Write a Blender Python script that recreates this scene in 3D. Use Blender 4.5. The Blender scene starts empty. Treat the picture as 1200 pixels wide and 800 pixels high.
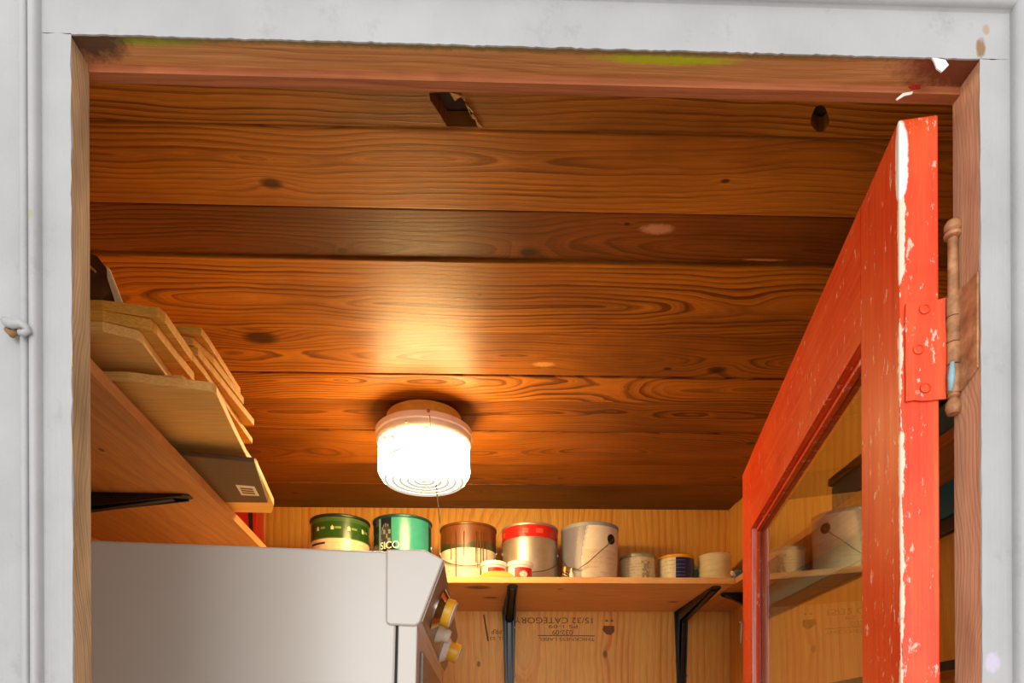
import bpy, bmesh, math, random
from mathutils import Vector, Matrix
random.seed(4)
PI = math.pi
# ---------------------------------------------------------------- camera
H = 1.45                       # camera height above the floor
F = 800.0                      # focal length in pixels of a 1200 px wide frame
PX, PY = 600.0, 875.0          # principal point (the horizon lies below the frame)
YAW = math.radians(1.76)
ROLL = 0.004
FW = Vector((math.sin(YAW), math.cos(YAW), 0)); RT = Vector((math.cos(YAW), -math.sin(YAW), 0)); UP = Vector((0, 0, 1))
cx = RT * math.cos(ROLL) - UP * math.sin(ROLL); cy = UP * math.cos(ROLL) + RT * math.sin(ROLL)
cam = bpy.data.cameras.new('camera'); camo = bpy.data.objects.new('camera', cam)
bpy.context.scene.collection.objects.link(camo)
m = Matrix.Identity(4)
for i in range(3):
    m[i][0] = cx[i]; m[i][1] = cy[i]; m[i][2] = -FW[i]
m[2][3] = H
camo.matrix_world = m
cam.sensor_fit = 'HORIZONTAL'; cam.sensor_width = 36; cam.lens = 36 * F / 1200
cam.shift_y = (PY - 400) / 1200; cam.clip_start = 0.02
bpy.context.scene.camera = camo
# ---------------------------------------------------------------- daylight, exposure
S = bpy.context.scene
w = bpy.data.worlds.new('overcast_sky'); S.world = w; w.use_nodes = True
bg = w.node_tree.nodes['Background']; bg.inputs[0].default_value = (0.97, 0.985, 1.0, 1); bg.inputs[1].default_value = 0.66
S.view_settings.view_transform = 'Standard'; S.view_settings.look = 'None'
S.view_settings.gamma = 1; S.view_settings.use_curve_mapping = False
S.view_settings.exposure = 0.74
LAMP = 34.0
# added fill: wide, nearly level sun lamp behind the camera, brightens the interior
sd = bpy.data.lights.new('fill_sun', 'SUN'); sd.energy = 0.95; sd.angle = math.radians(38); sd.color = (1.0, .985, .96)
so = bpy.data.objects.new('fill_sun', sd); S.collection.objects.link(so)
so.rotation_euler = Vector((.03, 1, -.02)).to_track_quat('-Z', 'Y').to_euler()
# ---------------------------------------------------------------- helpers
def ray(px, py):
    u, v = px - PX, PY - py
    ul = u + ROLL * v; vl = v - ROLL * u
    return (FW * F + RT * ul + UP * vl) / F
def Uz(px, py, z):             # point on the horizontal plane z (relative to the eye), returned in world space
    r = ray(px, py); p = r * (z / r.z); p.z += H; return p
def Uy(px, py, y):
    r = ray(px, py); p = r * (y / r.y); p.z += H; return p
def Ux(px, py, x):
    r = ray(px, py); p = r * (x / r.x); p.z += H; return p
def lin(c):
    return tuple(((v / 255) / 12.92 if v / 255 <= .04045 else ((v / 255 + .055) / 1.055) ** 2.4) for v in c)
def C4(c): return tuple(c) + (1.0,)
COL = S.collection
def obj(name, bm, mat, parent=None, smooth=False, bevel=0, world=True):
    me = bpy.data.meshes.new(name)
    if isinstance(bm, bmesh.types.BMesh):
        bm.normal_update(); bm.to_mesh(me); bm.free()
    else: me = bm
    o = bpy.data.objects.new(name, me); COL.objects.link(o)
    for mm in (mat if isinstance(mat, (list, tuple)) else [mat]): me.materials.append(mm)
    if parent:
        if world: me.transform(parent_world(parent).inverted())
        o.parent = parent
    if smooth:
        for p in me.polygons: p.use_smooth = True
        if smooth != 'all': me.set_sharp_from_angle(angle=math.radians(38))
    if bevel:
        b = o.modifiers.new('bevel', 'BEVEL'); b.width = bevel; b.segments = 2; b.limit_method = 'ANGLE'
    return o
def parent_world(o):
    M = o.matrix_basis.copy()
    return parent_world(o.parent) @ M if o.parent else M
def tag(o, label=None, cat=None, group=None, kind=None):
    if label: o['label'] = label
    if cat: o['category'] = cat
    if group: o['group'] = group
    if kind: o['kind'] = kind
    return o
def thing(name, label, cat, loc=(0, 0, 0), group=None, rot=(0, 0, 0)):
    o = bpy.data.objects.new(name, None); COL.objects.link(o); o.location = loc; o.rotation_euler = rot
    o.empty_display_size = .05
    return tag(o, label, cat, group)
def struct(name, bm, mat, **k): return tag(obj(name, bm, mat, **k), kind='structure')
def box(bm, a, b):
    x0, y0, z0 = a; x1, y1, z1 = b
    v = [bm.verts.new(p) for p in ((x0, y0, z0), (x1, y0, z0), (x1, y1, z0), (x0, y1, z0), (x0, y0, z1), (x1, y0, z1), (x1, y1, z1), (x0, y1, z1))]
    for f in ((0, 3, 2, 1), (4, 5, 6, 7), (0, 1, 5, 4), (1, 2, 6, 5), (2, 3, 7, 6), (3, 0, 4, 7)): bm.faces.new([v[i] for i in f])
    return v
def BX(a, b):
    bm = bmesh.new(); box(bm, a, b); return bm
def prism(bm, pts, vec):       # polygon swept along vec
    a = [bm.verts.new(p) for p in pts]; b = [bm.verts.new(Vector(p) + Vector(vec)) for p in pts]
    n = len(a); bm.faces.new(a); bm.faces.new(b[::-1])
    for i in range(n): bm.faces.new((a[i], b[i], b[(i + 1) % n], a[(i + 1) % n]))
    bmesh.ops.recalc_face_normals(bm, faces=bm.faces)
    return bm
def PR(pts, vec): return prism(bmesh.new(), pts, vec)
def lathe(bm, prof, n=48, M=None, cap=True):
    rings = []
    for r, z in prof:
        ring = []
        for i in range(n):
            p = Vector((r * math.cos(2 * PI * i / n), r * math.sin(2 * PI * i / n), z))
            ring.append(bm.verts.new(M @ p if M else p))
        rings.append(ring)
    for a, b in zip(rings, rings[1:]):
        for i in range(n): bm.faces.new((a[i], a[(i + 1) % n], b[(i + 1) % n], b[i]))
    if cap:
        bm.faces.new(rings[0][::-1]); bm.faces.new(rings[-1])
    return bm
def LT(prof, n=48, M=None, cap=True):
    bm = bmesh.new(); lathe(bm, prof, n, M, cap); bmesh.ops.recalc_face_normals(bm, faces=bm.faces); return bm
def tube(pts, r, n=8):
    bm = bmesh.new(); pts = [Vector(p) for p in pts]; rings = []
    for i, p in enumerate(pts):
        d = (pts[min(i + 1, len(pts) - 1)] - pts[max(i - 1, 0)]).normalized()
        a = d.orthogonal().normalized() if i == 0 else (a - d * a.dot(d)).normalized()
        b = d.cross(a); rr = r[i] if isinstance(r, (list, tuple)) else r
        rings.append([bm.verts.new(p + (a * math.cos(2 * PI * k / n) + b * math.sin(2 * PI * k / n)) * rr) for k in range(n)])
    for a_, b_ in zip(rings, rings[1:]):
        for k in range(n): bm.faces.new((a_[k], a_[(k + 1) % n], b_[(k + 1) % n], b_[k]))
    bm.faces.new(rings[0][::-1]); bm.faces.new(rings[-1]); bmesh.ops.recalc_face_normals(bm, faces=bm.faces)
    return bm
def axisM(loc, d):             # matrix whose local z points along d
    return Matrix.Translation(loc) @ Vector(d).to_track_quat('Z', 'Y').to_matrix().to_4x4()
# ---------------------------------------------------------------- materials
class NT:
    def __init__(s, name):
        s.m = bpy.data.materials.new(name); s.m.use_nodes = True; s.t = s.m.node_tree; s.b = s.t.nodes['Principled BSDF']
    def n(s, ty, **k):
        o = s.t.nodes.new(ty)
        for a, b in k.items(): setattr(o, a, b)
        return o
    def put(s, sock, v):
        if isinstance(v, bpy.types.NodeSocket): s.t.links.new(v, sock)
        else: sock.default_value = v
    def math(s, op, a, b=0.0, c=0.0, clamp=False):
        o = s.n('ShaderNodeMath', operation=op, use_clamp=clamp); s.put(o.inputs[0], a); s.put(o.inputs[1], b); s.put(o.inputs[2], c); return o.outputs[0]
    def comb(s, x, y, z):
        o = s.n('ShaderNodeCombineXYZ'); s.put(o.inputs[0], x); s.put(o.inputs[1], y); s.put(o.inputs[2], z); return o.outputs[0]
    def noise(s, vec, scale=1, detail=3, rough=.5, dist=0):
        o = s.n('ShaderNodeTexNoise'); s.put(o.inputs['Vector'], vec); o.inputs['Scale'].default_value = scale
        o.inputs['Detail'].default_value = detail; o.inputs['Roughness'].default_value = rough; o.inputs['Distortion'].default_value = dist
        return o.outputs['Fac']
    def ramp(s, fac, stops, interp='LINEAR'):
        o = s.n('ShaderNodeValToRGB'); s.put(o.inputs[0], fac); cr = o.color_ramp; cr.interpolation = interp
        while len(cr.elements) < len(stops): cr.elements.new(.5)
        for e, (p, c) in zip(cr.elements, stops):
            e.position = p; e.color = C4(c) if not isinstance(c, (int, float)) else (c, c, c, 1)
        return o.outputs[0]
    def mix(s, f, a, b, mode='MIX'):
        o = s.n('ShaderNodeMix', data_type='RGBA', blend_type=mode); s.put(o.inputs[0], f)
        s.put(o.inputs[6], a if isinstance(a, bpy.types.NodeSocket) else C4(a)); s.put(o.inputs[7], b if isinstance(b, bpy.types.NodeSocket) else C4(b)); return o.outputs[2]
    def sep(s, v):
        o = s.n('ShaderNodeSeparateXYZ'); s.put(o.inputs[0], v); return o.outputs
    def objc(s): return s.n('ShaderNodeTexCoord').outputs['Object']
    def pos(s): return s.n('ShaderNodeNewGeometry').outputs['Position']
    def bump(s, h, strength=.3, dist=.002):
        o = s.n('ShaderNodeBump'); s.put(o.inputs['Height'], h); o.inputs['Strength'].default_value = strength; o.inputs['Distance'].default_value = dist
        s.t.links.new(o.outputs[0], s.b.inputs['Normal'])
    def fin(s, col, rough=.5, metal=0, spec=.5):
        s.put(s.b.inputs['Base Color'], col if isinstance(col, bpy.types.NodeSocket) else C4(col)); s.put(s.b.inputs['Roughness'], rough)
        s.put(s.b.inputs['Metallic'], metal); s.put(s.b.inputs['Specular IOR Level'], spec); return s.m
def spot(N, P, c, r, soft=.3, nz=0.0):        # 1 inside an ellipsoidal spot around c, 0 outside
    x, y, z = N.sep(P)
    d = N.math('POWER', N.math('DIVIDE', N.math('SUBTRACT', x, c[0]), r[0]), 2)
    d = N.math('ADD', d, N.math('POWER', N.math('DIVIDE', N.math('SUBTRACT', y, c[1]), r[1]), 2))
    d = N.math('ADD', d, N.math('POWER', N.math('DIVIDE', N.math('SUBTRACT', z, c[2]), r[2]), 2))
    if nz: d = N.math('ADD', d, N.math('MULTIPLY', N.math('SUBTRACT', N.noise(P, 160, 4, .7), .5), nz * 4))
    return N.math('DIVIDE', N.math('SUBTRACT', 1 + soft, d), 2 * soft, clamp=True)
def plain(name, c, rough=.5, metal=0, var=.12, scale=40, spec=.5):
    N = NT(name); nz = N.noise(N.objc(), scale, 4, .6)
    a = tuple(min(1, v * (1 - var)) for v in c); b = tuple(min(1, v * (1 + var)) for v in c)
    return N.fin(N.ramp(nz, [(.3, a), (.7, b)]), rough, metal, spec)
def wood(name, light, mid, dark, along=0, across=1, off=0.0, a0=0.0, freq=130, hbase=.03, amp=.07, lf=1.3, knots=(), rough=.4, spec=.5, stain=.35, patches=(), fiber=1.0, contrast=1.0, stainscale=3, world=False):
    N = NT(name); P = N.pos() if world else N.objc(); c = N.sep(P); l, a = c[along], c[across]; t = c[3 - along - across]
    nl = N.noise(N.comb(N.math('MULTIPLY', l, lf), N.math('MULTIPLY', a, 1.2), off), 1, 2, .5)
    nh = N.noise(N.comb(N.math('MULTIPLY', l, lf * 1.1), off + 7.3, N.math('MULTIPLY', a, 2.5)), 1, 2.5, .55)
    wig = N.noise(N.comb(N.math('MULTIPLY', l, 9), N.math('MULTIPLY', a, 35), off + 3), 1, 2, .5)
    aa = N.math('ADD', N.math('SUBTRACT', a, a0), N.math('MULTIPLY', N.math('SUBTRACT', nl, .5), .09))
    hh = N.math('ADD', N.math('MULTIPLY', N.math('SUBTRACT', nh, .5), amp * 2), hbase)
    r = N.math('SQRT', N.math('ADD', N.math('MULTIPLY', aa, aa), N.math('MULTIPLY', hh, hh)))
    r = N.math('ADD', r, N.math('MULTIPLY', wig, .009))
    kmask = None
    for kl, ka, kr in knots:
        dl = N.math('SUBTRACT', l, kl); da = N.math('SUBTRACT', a, ka)
        d2 = N.math('ADD', N.math('MULTIPLY', N.math('MULTIPLY', dl, dl), .3), N.math('MULTIPLY', da, da))
        g = N.math('EXPONENT', N.math('MULTIPLY', d2, -1 / (2.2 * kr) ** 2))
        r = N.math('ADD', r, N.math('MULTIPLY', g, kr * 1.6))
        kd = N.math('ADD', N.math('DIVIDE', N.math('ADD', N.math('MULTIPLY', N.math('MULTIPLY', dl, dl), .35), N.math('MULTIPLY', da, da)), kr * kr), N.math('MULTIPLY', N.math('SUBTRACT', wig, .5), .9))
        k = N.math('SUBTRACT', 1.25, kd, clamp=True)
        kmask = k if kmask is None else N.math('MAXIMUM', kmask, k)
    fr = N.math('FRACT', N.math('MULTIPLY', r, freq))
    ringv = N.ramp(fr, [(0, 0.0), (.45, .25), (.82, 1.0), (.93, .85), (1, 0.0)])
    fr2 = N.ramp(N.math('FRACT', N.math('MULTIPLY', r, freq * 3.37)), [(0, 0.0), (.8, 1.0), (1, 0.0)])
    rvar = N.ramp(N.noise(N.comb(N.math('MULTIPLY', r, freq * .8), off, N.math('MULTIPLY', l, .8)), 1, 2, .6), [(.3, .25), (.7, 1.15)])
    ringv = N.math('MULTIPLY', N.math('ADD', N.math('MULTIPLY', ringv, .8), N.math('MULTIPLY', fr2, .28)), rvar, clamp=True)
    # ring contrast fades where rings crowd and by a slow noise
    fade = N.ramp(N.noise(N.comb(N.math('MULTIPLY', l, 2.2), N.math('MULTIPLY', a, 9), off + 11), 1, 2, .5), [(.3, .45 * contrast), (.6, 1.0 * contrast)])
    fib = N.noise(N.comb(N.math('MULTIPLY', l, 14), N.math('MULTIPLY', a, 700), N.math('MULTIPLY', t, 700)), 1, 3, .6)
    big = N.noise(N.comb(N.math('MULTIPLY', l, stainscale), N.math('MULTIPLY', a, stainscale * 3.2), off + 5), 1, 4, .6)
    base = N.mix(N.math('MULTIPLY', ringv, fade, clamp=True), light, mid)
    f2 = N.ramp(fib, [(.35, 1 - .28 * fiber), (.65, 1 + .0)])
    base = N.mix(1.0, base, f2, 'MULTIPLY')
    base = N.mix(N.ramp(big, [(.42, 0.0), (.75, stain)]), base, dark)
    if kmask is not None: base = N.mix(N.math('MULTIPLY', kmask, .85), base, tuple(v * .28 for v in dark))
    for (pc, pr, colr) in patches:
        base = N.mix(spot(N, N.pos(), pc, pr, .6, .5), base, colr)
    N.bump(N.math('ADD', N.math('MULTIPLY', ringv, .6), fib), .25, .0008)
    rr = N.ramp(fib, [(.3, rough * .85), (.7, rough * 1.2)])
    return N.fin(base, rr, 0, spec)
def white_paint(name, c, chips=()):
    N = NT(name); P = N.pos(); x, y, z = N.sep(P)
    n1 = N.noise(P, 9, 4, .6); brush = N.noise(N.comb(N.math('MULTIPLY', x, 260), 0.0, N.math('MULTIPLY', z, 5)), 1, 3, .6)
    base = N.mix(N.ramp(n1, [(.35, 0.0), (.7, .8)]), c, tuple(v * .8 for v in c))
    base = N.mix(N.ramp(N.noise(P, 30, 6, .75), [(.58, 0.0), (.75, .35)]), base, lin((128, 124, 120)))
    for (pc, pr, colr) in chips: base = N.mix(spot(N, P, pc, pr, .5, .6), base, colr)
    N.bump(N.math('ADD', brush, N.noise(P, 120, 3, .6)), .35, .0012)
    return N.fin(base, .45)
M = {}
M['steel_black'] = plain('black_steel', lin((16, 16, 20)), .32)
M['white_enamel'] = plain('white_enamel', lin((210, 204, 194)), .28, var=.02, scale=4)
M['gap'] = plain('dark_gap', lin((40, 38, 36)), .8)
M['panel_grey'] = plain('brushed_grey_panel', lin((150, 138, 128)), .35, .4, var=.1)
M['chrome'] = plain('chrome', lin((200, 196, 190)), .2, 1, var=.05)
M['wire'] = plain('bail_wire', lin((120, 112, 100)), .35, .8)
M['tin'] = plain('tin_metal', lin((190, 182, 168)), .33, .9, var=.06)
M['yellow'] = plain('yellow_plastic', lin((236, 176, 40)), .35)
M['cream'] = plain('cream_plastic', lin((238, 226, 196)), .4, var=.04)
M['ivory'] = plain('white_plastic', lin((240, 236, 226)), .4, var=.03)
M['black_pl'] = plain('black_plastic', lin((28, 28, 26)), .45)
M['teal'] = plain('teal_plastic', lin((30, 120, 146)), .4)
M['tealpaint'] = plain('teal_paint', lin((30, 126, 158)), .5)
M['redpl'] = plain('red_plastic', lin((190, 30, 22)), .35)
M['brass'] = plain('aged_brass', lin((176, 128, 62)), .4, .6)
M['nail'] = plain('screw_metal', lin((150, 140, 130)), .4, .8)
M['ink'] = plain('grey_ink', lin((124, 82, 44)), .8)
M['redink'] = plain('red_ink', lin((200, 34, 26)), .5)
M['paper'] = plain('paper', lin((236, 226, 214)), .7, var=.03)
M['concrete'] = plain('concrete', lin((205, 198, 184)), .85, scale=12)
M['ground'] = plain('paving_concrete', lin((214, 210, 200)), .9, scale=6)
M['brownpaint'] = plain('brown_paint', lin((112, 62, 26)), .3, var=.15, scale=60)
M['cavity'] = plain('cavity_brown', lin((92, 66, 46)), .9, var=.2, scale=60)
def vcol(name, rough=.4, metal=0):
    N = NT(name); a = N.n('ShaderNodeVertexColor', layer_name='Col'); nz = N.noise(N.objc(), 60, 4, .6)
    return N.fin(N.mix(1.0, a.outputs[0], N.ramp(nz, [(.3, .88), (.7, 1.0)]), 'MULTIPLY'), rough, metal)
M['print'] = vcol('printed_label'); M['printgloss'] = vcol('printed_gloss_label', .25)
# ---------------------------------------------------------------- dimensions
YB = 2.15                                       # back wall
Y0, Y1 = .55, .583                              # outer and inner face of the door frame
ZC = Uy(600, 597.5, YB).z - H                   # ceiling above the eye
XL, XR = -.80, .76                              # side walls
ZS0 = Uy(600, 716.3, YB).z - H; ZS1 = ZS0 + .016  # underside and top of the shelves
YE = Uz(650, 683, ZS0).y                        # front edge of the back shelf
# frame opening corners at the outer face
xl = Uy(84, 400, Y0).x; xr = Uy(1149.5, 400, Y0).x; zt = Uy(600, 55, Y0).z
zl = Uy(84, 40, Y0).z; zr = Uy(1148, 69.5, Y0).z
print('dims', ZC, ZS0, YE, xl, xr, zt, zl, zr)
# ---------------------------------------------------------------- structure
ply_l, ply_m, ply_d = lin((255, 198, 92)), lin((236, 146, 48)), lin((204, 116, 32))
M['ply_back'] = wood('plywood_back', ply_l, ply_m, ply_d, along=2, across=0, off=2.1, a0=.1, freq=50, hbase=.08, amp=.26, lf=1.1, rough=.5, contrast=1.25,
    knots=[(Uy(709, 690, YB).z - 0, Uy(709, 766, YB).x, .006), (Uy(0, 766, YB).z, Uy(709, 766, YB).x, .008), (Uy(0, 774, YB).z, Uy(794, 774, YB).x, .007), (Uy(0, 778, YB).z, Uy(561, 778, YB).x, .006)])
M['ply_side'] = wood('plywood_side', ply_l, ply_m, ply_d, along=2, across=1, off=6.6, a0=1.0, freq=32, hbase=.12, amp=.16, lf=1.4, rough=.5)
M['siding'] = white_paint('white_siding_paint', lin((176, 176, 176)))
floor = struct('floor', BX((XL - .1, Y0 - .02, -.05), (XR + .1, YB + .1, 0)), M['concrete'])
struct('ground', BX((-6, -8, -.13), (6, Y0 - .02, -.03)), M['ground'])
wb = struct('wall_back', BX((XL - .05, YB, 0), (XR + .05, YB + .018, H + ZC + .02)), M['ply_back'])
struct('wall_left', BX((XL - .018, Y1, 0), (XL, YB, H + ZC + .02)), M['ply_side'])
wr = struct('wall_right', BX((XR, Y1, 0), (XR + .018, YB, H + ZC + .02)), M['ply_side'])
fw = bmesh.new()
box(fw, (XL - .9, Y0 + .008, 0), (xl - .02, Y1, 2.7)); box(fw, (xr + .02, Y0 + .008, 0), (XR + .9, Y1, 2.7)); box(fw, (xl - .02, Y0 + .008, zt + .035), (xr + .02, Y1, 2.7))
struct('wall_front', fw, M['siding'])
# ---- ceiling planks
ceil = struct('ceiling', BX((XL - .05, Y1, H + ZC + .0245), (XR + .05, YB + .02, H + ZC + .06)), M['cavity'])
joints = [Y1 + .002, .70]
for yy in (153, 247, 305, 389, 441, 471, 507, 545, 568, 587): joints.append(Uz(560, yy, ZC).y)
joints.append(YB)
def cyz(px, py):
    p = Uz(px, py, ZC); return (p.x, p.y)
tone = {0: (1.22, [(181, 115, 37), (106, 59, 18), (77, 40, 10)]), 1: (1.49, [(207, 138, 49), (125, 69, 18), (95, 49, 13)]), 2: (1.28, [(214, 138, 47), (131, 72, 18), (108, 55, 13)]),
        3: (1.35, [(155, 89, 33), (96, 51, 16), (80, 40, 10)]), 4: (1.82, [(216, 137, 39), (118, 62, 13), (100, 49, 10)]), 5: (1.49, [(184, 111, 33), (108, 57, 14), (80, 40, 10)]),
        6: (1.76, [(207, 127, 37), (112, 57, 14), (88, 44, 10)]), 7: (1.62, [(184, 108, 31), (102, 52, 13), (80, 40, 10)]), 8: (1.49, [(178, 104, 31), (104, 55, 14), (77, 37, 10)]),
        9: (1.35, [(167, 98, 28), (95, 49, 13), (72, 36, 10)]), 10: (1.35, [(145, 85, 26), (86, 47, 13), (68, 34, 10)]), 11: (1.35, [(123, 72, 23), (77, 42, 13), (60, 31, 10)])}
kn = {2: [(318, 215, .0095), (850, 212, .004)], 3: [(402, 295, .006), (620, 297, .009), (735, 264, .003)], 4: [(562, 345, .0015)], 5: [(305, 398, .02), (640, 429, .006), (840, 435, .013), (782, 434, .006)],
      6: [(20, 455, .005)], 8: [(880, 520, .008)], 10: [(345, 578, .006), (430, 580, .004)]}
zoff = [0, .001, 0, .002, -.001, .0035, .002, .0045, .002, .003, .001, .004, -.001]
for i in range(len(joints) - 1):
    g0 = .0022 if i in (4, 5, 6, 3) else .001
    y0, y1 = joints[i] + g0, joints[i + 1] - .0008
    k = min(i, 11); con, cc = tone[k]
    kk = [cyz(a, b) + (r,) for a, b, r in kn.get(i, [])]
    pats = []
    if i == 3: pats = [(Uz(770, 270, ZC), (.022, .009, .05), lin((200, 150, 112))), (Uz(895, 306, ZC), (.03, .002, .05), lin((190, 140, 110)))]
    if i == 5: pats = [(Uz(637, 429, ZC), (.02, .008, .05), lin((214, 150, 84)))]
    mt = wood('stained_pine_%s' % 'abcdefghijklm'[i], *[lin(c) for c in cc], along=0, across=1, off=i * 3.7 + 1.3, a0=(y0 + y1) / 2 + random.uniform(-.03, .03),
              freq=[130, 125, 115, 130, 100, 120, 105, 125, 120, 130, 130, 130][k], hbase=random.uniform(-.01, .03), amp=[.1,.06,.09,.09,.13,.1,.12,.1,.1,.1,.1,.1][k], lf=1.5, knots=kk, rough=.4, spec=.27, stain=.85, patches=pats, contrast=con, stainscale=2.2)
    z = H + ZC + zoff[i]
    if i == 1:
        cu = bpy.data.curves.new('plank', 'CURVE'); cu.dimensions = '2D'; cu.fill_mode = 'BOTH'; cu.extrude = .0095
        def spl(pts):
            s = cu.splines.new('POLY'); s.points.add(len(pts) - 1); s.use_cyclic_u = True
            for q, p in zip(s.points, pts): q.co = (p[0], p[1], 0, 1)
        spl([(XL, y0), (XR, y0), (XR, y1), (XL, y1)])
        spl([cyz(*p) for p in ((503, 110), (528, 108), (537, 111), (545, 121), (549, 130), (557, 140), (560, 149.5), (524, 149.5), (514, 133), (504, 118))])
        spl([cyz(961 + 10.5 * math.cos(t) * (1 + .12 * math.sin(3 * t)), 140 + 16 * math.sin(t)) for t in [q * PI / 8 for q in range(16)]])
        tmp = bpy.data.objects.new('plank', cu); COL.objects.link(tmp)
        me = bpy.data.meshes.new_from_object(tmp.evaluated_get(bpy.context.evaluated_depsgraph_get()))
        bpy.data.objects.remove(tmp); me.transform(Matrix.Translation((0, 0, z + .0095)))
        me.name = 'plank'
        o = obj('plank', me, mt, ceil)
    else:
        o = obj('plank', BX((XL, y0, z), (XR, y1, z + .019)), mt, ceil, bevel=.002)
# splintered edge of the hole
sp = bmesh.new()
for (a, b, c_, dz) in (((527, 108), (541, 112), (533, 118), .002), ((545, 121), (555, 130), (552, 136), .001), ((556, 138), (566, 149), (560, 149), .002), ((549, 126), (560, 141), (553, 138), .003)):
    prism(sp, [Uz(p[0], p[1], ZC) + Vector((0, 0, -.0005)) for p in (a, b, c_)], (0, 0, .006))
obj('knot_splinter', sp, wood('torn_wood', lin((206, 150, 84)), lin((120, 74, 34)), lin((60, 34, 16)), freq=400), ceil)
# back cornice strip against the ceiling
# ---- door frame
grn = lin((150, 160, 40)); grn2 = lin((188, 190, 30)); dk = lin((96, 66, 44))
hp = Uz(780, 72, zt - H); hp1 = Uz(150, 47, zt - H)
M['head'] = wood('bare_header_wood', lin((232, 162, 96)), lin((182, 110, 56)), lin((150, 84, 40)), along=0, across=1, off=4, a0=.5, freq=160, rough=.6, hbase=.05, lf=1.0,
    patches=[(Vector((hp.x, Y0 + .007, zt)), (.055, .0045, .05), grn2), (Vector((hp1.x + .01, Y0 + .002, zt)), (.05, .005, .05), grn), (Vector((.02, Y0, zt)), (.4, .0045, .05), lin((134, 110, 58))),
             (Vector((xl + .01, Y0, zt)), (.03, .02, .06), dk), (Vector((xr - .01, Y0, zt)), (.05, .03, .06), lin((126, 66, 38)))])
M['head2'] = wood('dark_header_wood', lin((196, 114, 66)), lin((148, 78, 42)), lin((112, 54, 28)), along=0, across=1, off=9, a0=.5, freq=160, rough=.6, hbase=.05, lf=1.0)
M['jambL'] = wood('weathered_jamb_wood', lin((214, 178, 132)), lin((156, 120, 84)), lin((104, 76, 54)), along=2, across=1, off=5, a0=.5, freq=300, rough=.7, hbase=.03, lf=3.5, stain=.8, stainscale=6)
M['jambR'] = wood('pinkish_jamb_wood', lin((240, 184, 142)), lin((190, 128, 90)), lin((148, 90, 60)), along=2, across=1, off=8, a0=.5, freq=300, rough=.65, hbase=.03, lf=3, stain=.6, contrast=.8, stainscale=7)
slope = (zr - zl) / (xr - xl)
# header: outer step then a lower inner stop
YM = .5735
hd = thing('trim_1', None, None); hd['kind'] = 'structure'
struct
h1 = bmesh.new(); prism(h1, [(xl - .02, Y0 + .001, zl - slope * .02), (xr + .02, Y0 + .001, zr + slope * .02), (xr + .02, Y0 + .001, zt + .04), (xl - .02, Y0 + .001, zt + .04)], (0, YM - Y0, 0)); obj('header', h1, M['head'], hd)
xli = xl + .002; 
dz = Uy(560, 89, YM).z - Uy(560, 91, YM).z
zi_l = Uy(103, 97, Y1).z; zi_r = Uy(1120, 123, Y1).z
h2 = bmesh.new(); prism(h2, [(xl - .02, YM, zi_l), (xr + .02, YM, zi_r), (xr + .02, YM, zt + .03), (xl - .02, YM, zt + .03)], (0, Y1 - YM, 0)); obj('header_stop', h2, M['head2'], hd)
jl = thing('trim_2', None, None); jl['kind'] = 'structure'
obj('jamb', BX((xl - .02, Y0 + .001, 0), (xl, Y1 - .008, zt)), M['jambL'], jl)
xs = Uy(103.5, 400, Y1).x
obj('jamb_stop', BX((xl - .02, Y1 - .008, 0), (xs, Y1, zt)), M['jambL'], jl)
jr = thing('trim_3', None, None); jr['kind'] = 'structure'
obj('jamb', BX((xr, Y0 + .001, 0), (xr + .02, Y1, zt)), M['jambR'], jr)
# ---- white casings
chipc = lin((142, 108, 70))
M['casing'] = white_paint('white_casing_paint', lin((180, 179, 179)), chips=[(Uy(1154, 50, .545), (.004, .05, .008), chipc), (Uy(1160, 28, .545), (.003, .05, .004), lin((176, 150, 130))), (Uy(28, 243, .535), (.0022, .05, .004), lin((172, 160, 130))), (Uy(1168, 775, .545), (.006, .05, .008), lin((200, 190, 210)))])
def casing(prof, z0, z1, side, name, inner_jag=True):
    # prof: (x, y) section from the opening outwards; swept in z
    n = 160; bm = bmesh.new(); rows = []
    for k in range(n + 1):
        z = z0 + (z1 - z0) * k / n; row = []
        for q, (x, y) in enumerate(prof):
            jx = random.gauss(0, .0003) if q < 2 and len(prof) < 5 else 0
            row.append(bm.verts.new((x + jx, y, z)))
        rows.append(row)
    for a, b in zip(rows, rows[1:]):
        for q in range(len(prof) - 1): bm.faces.new((a[q], a[q + 1], b[q + 1], b[q]))
    bmesh.ops.recalc_face_normals(bm, faces=bm.faces)
    return bm
YF = .5494
xfl = Uy(50, 400, YF).x; xbl = Uy(17, 400, .54).x
def bead(x0, x1, y, h, n=8): return [(x0 + (x1 - x0) * (1 - math.cos(PI * k / n)) / 2, y - h * math.sin(PI * k / n) ** .8 - .002) for k in range(n + 1)]
cl = thing('trim_4', None, None); cl['kind'] = 'structure'
pla = [(xl + .0003, Y0 + .0008), (xl + .0003, YF), (xfl - .002, YF)]
pl = [(xfl, YF + .001)] + bead(xfl, (xfl + xbl) / 2, YF, .006) + bead((xfl + xbl) / 2 - .001, xbl, YF, .004) + [(xbl, YF + .002), (xbl - .13, YF + .002), (xbl - .13, Y0 + .02)]
obj('casing_board', casing(pla, 0, zl + .0, -1, 'l'), M['casing'], cl, smooth=True)
obj('casing_moulding', casing(pl, 0, zl + .3, -1, 'l'), M['casing'], cl, smooth=True)
xfr = Uy(1185, 400, YF).x; xbr = xfr + .03
cr_ = thing('trim_5', None, None); cr_['kind'] = 'structure'
pra = [(xr - .0003, Y0 + .0008), (xr - .0003, YF), (xfr + .002, YF)]
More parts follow.
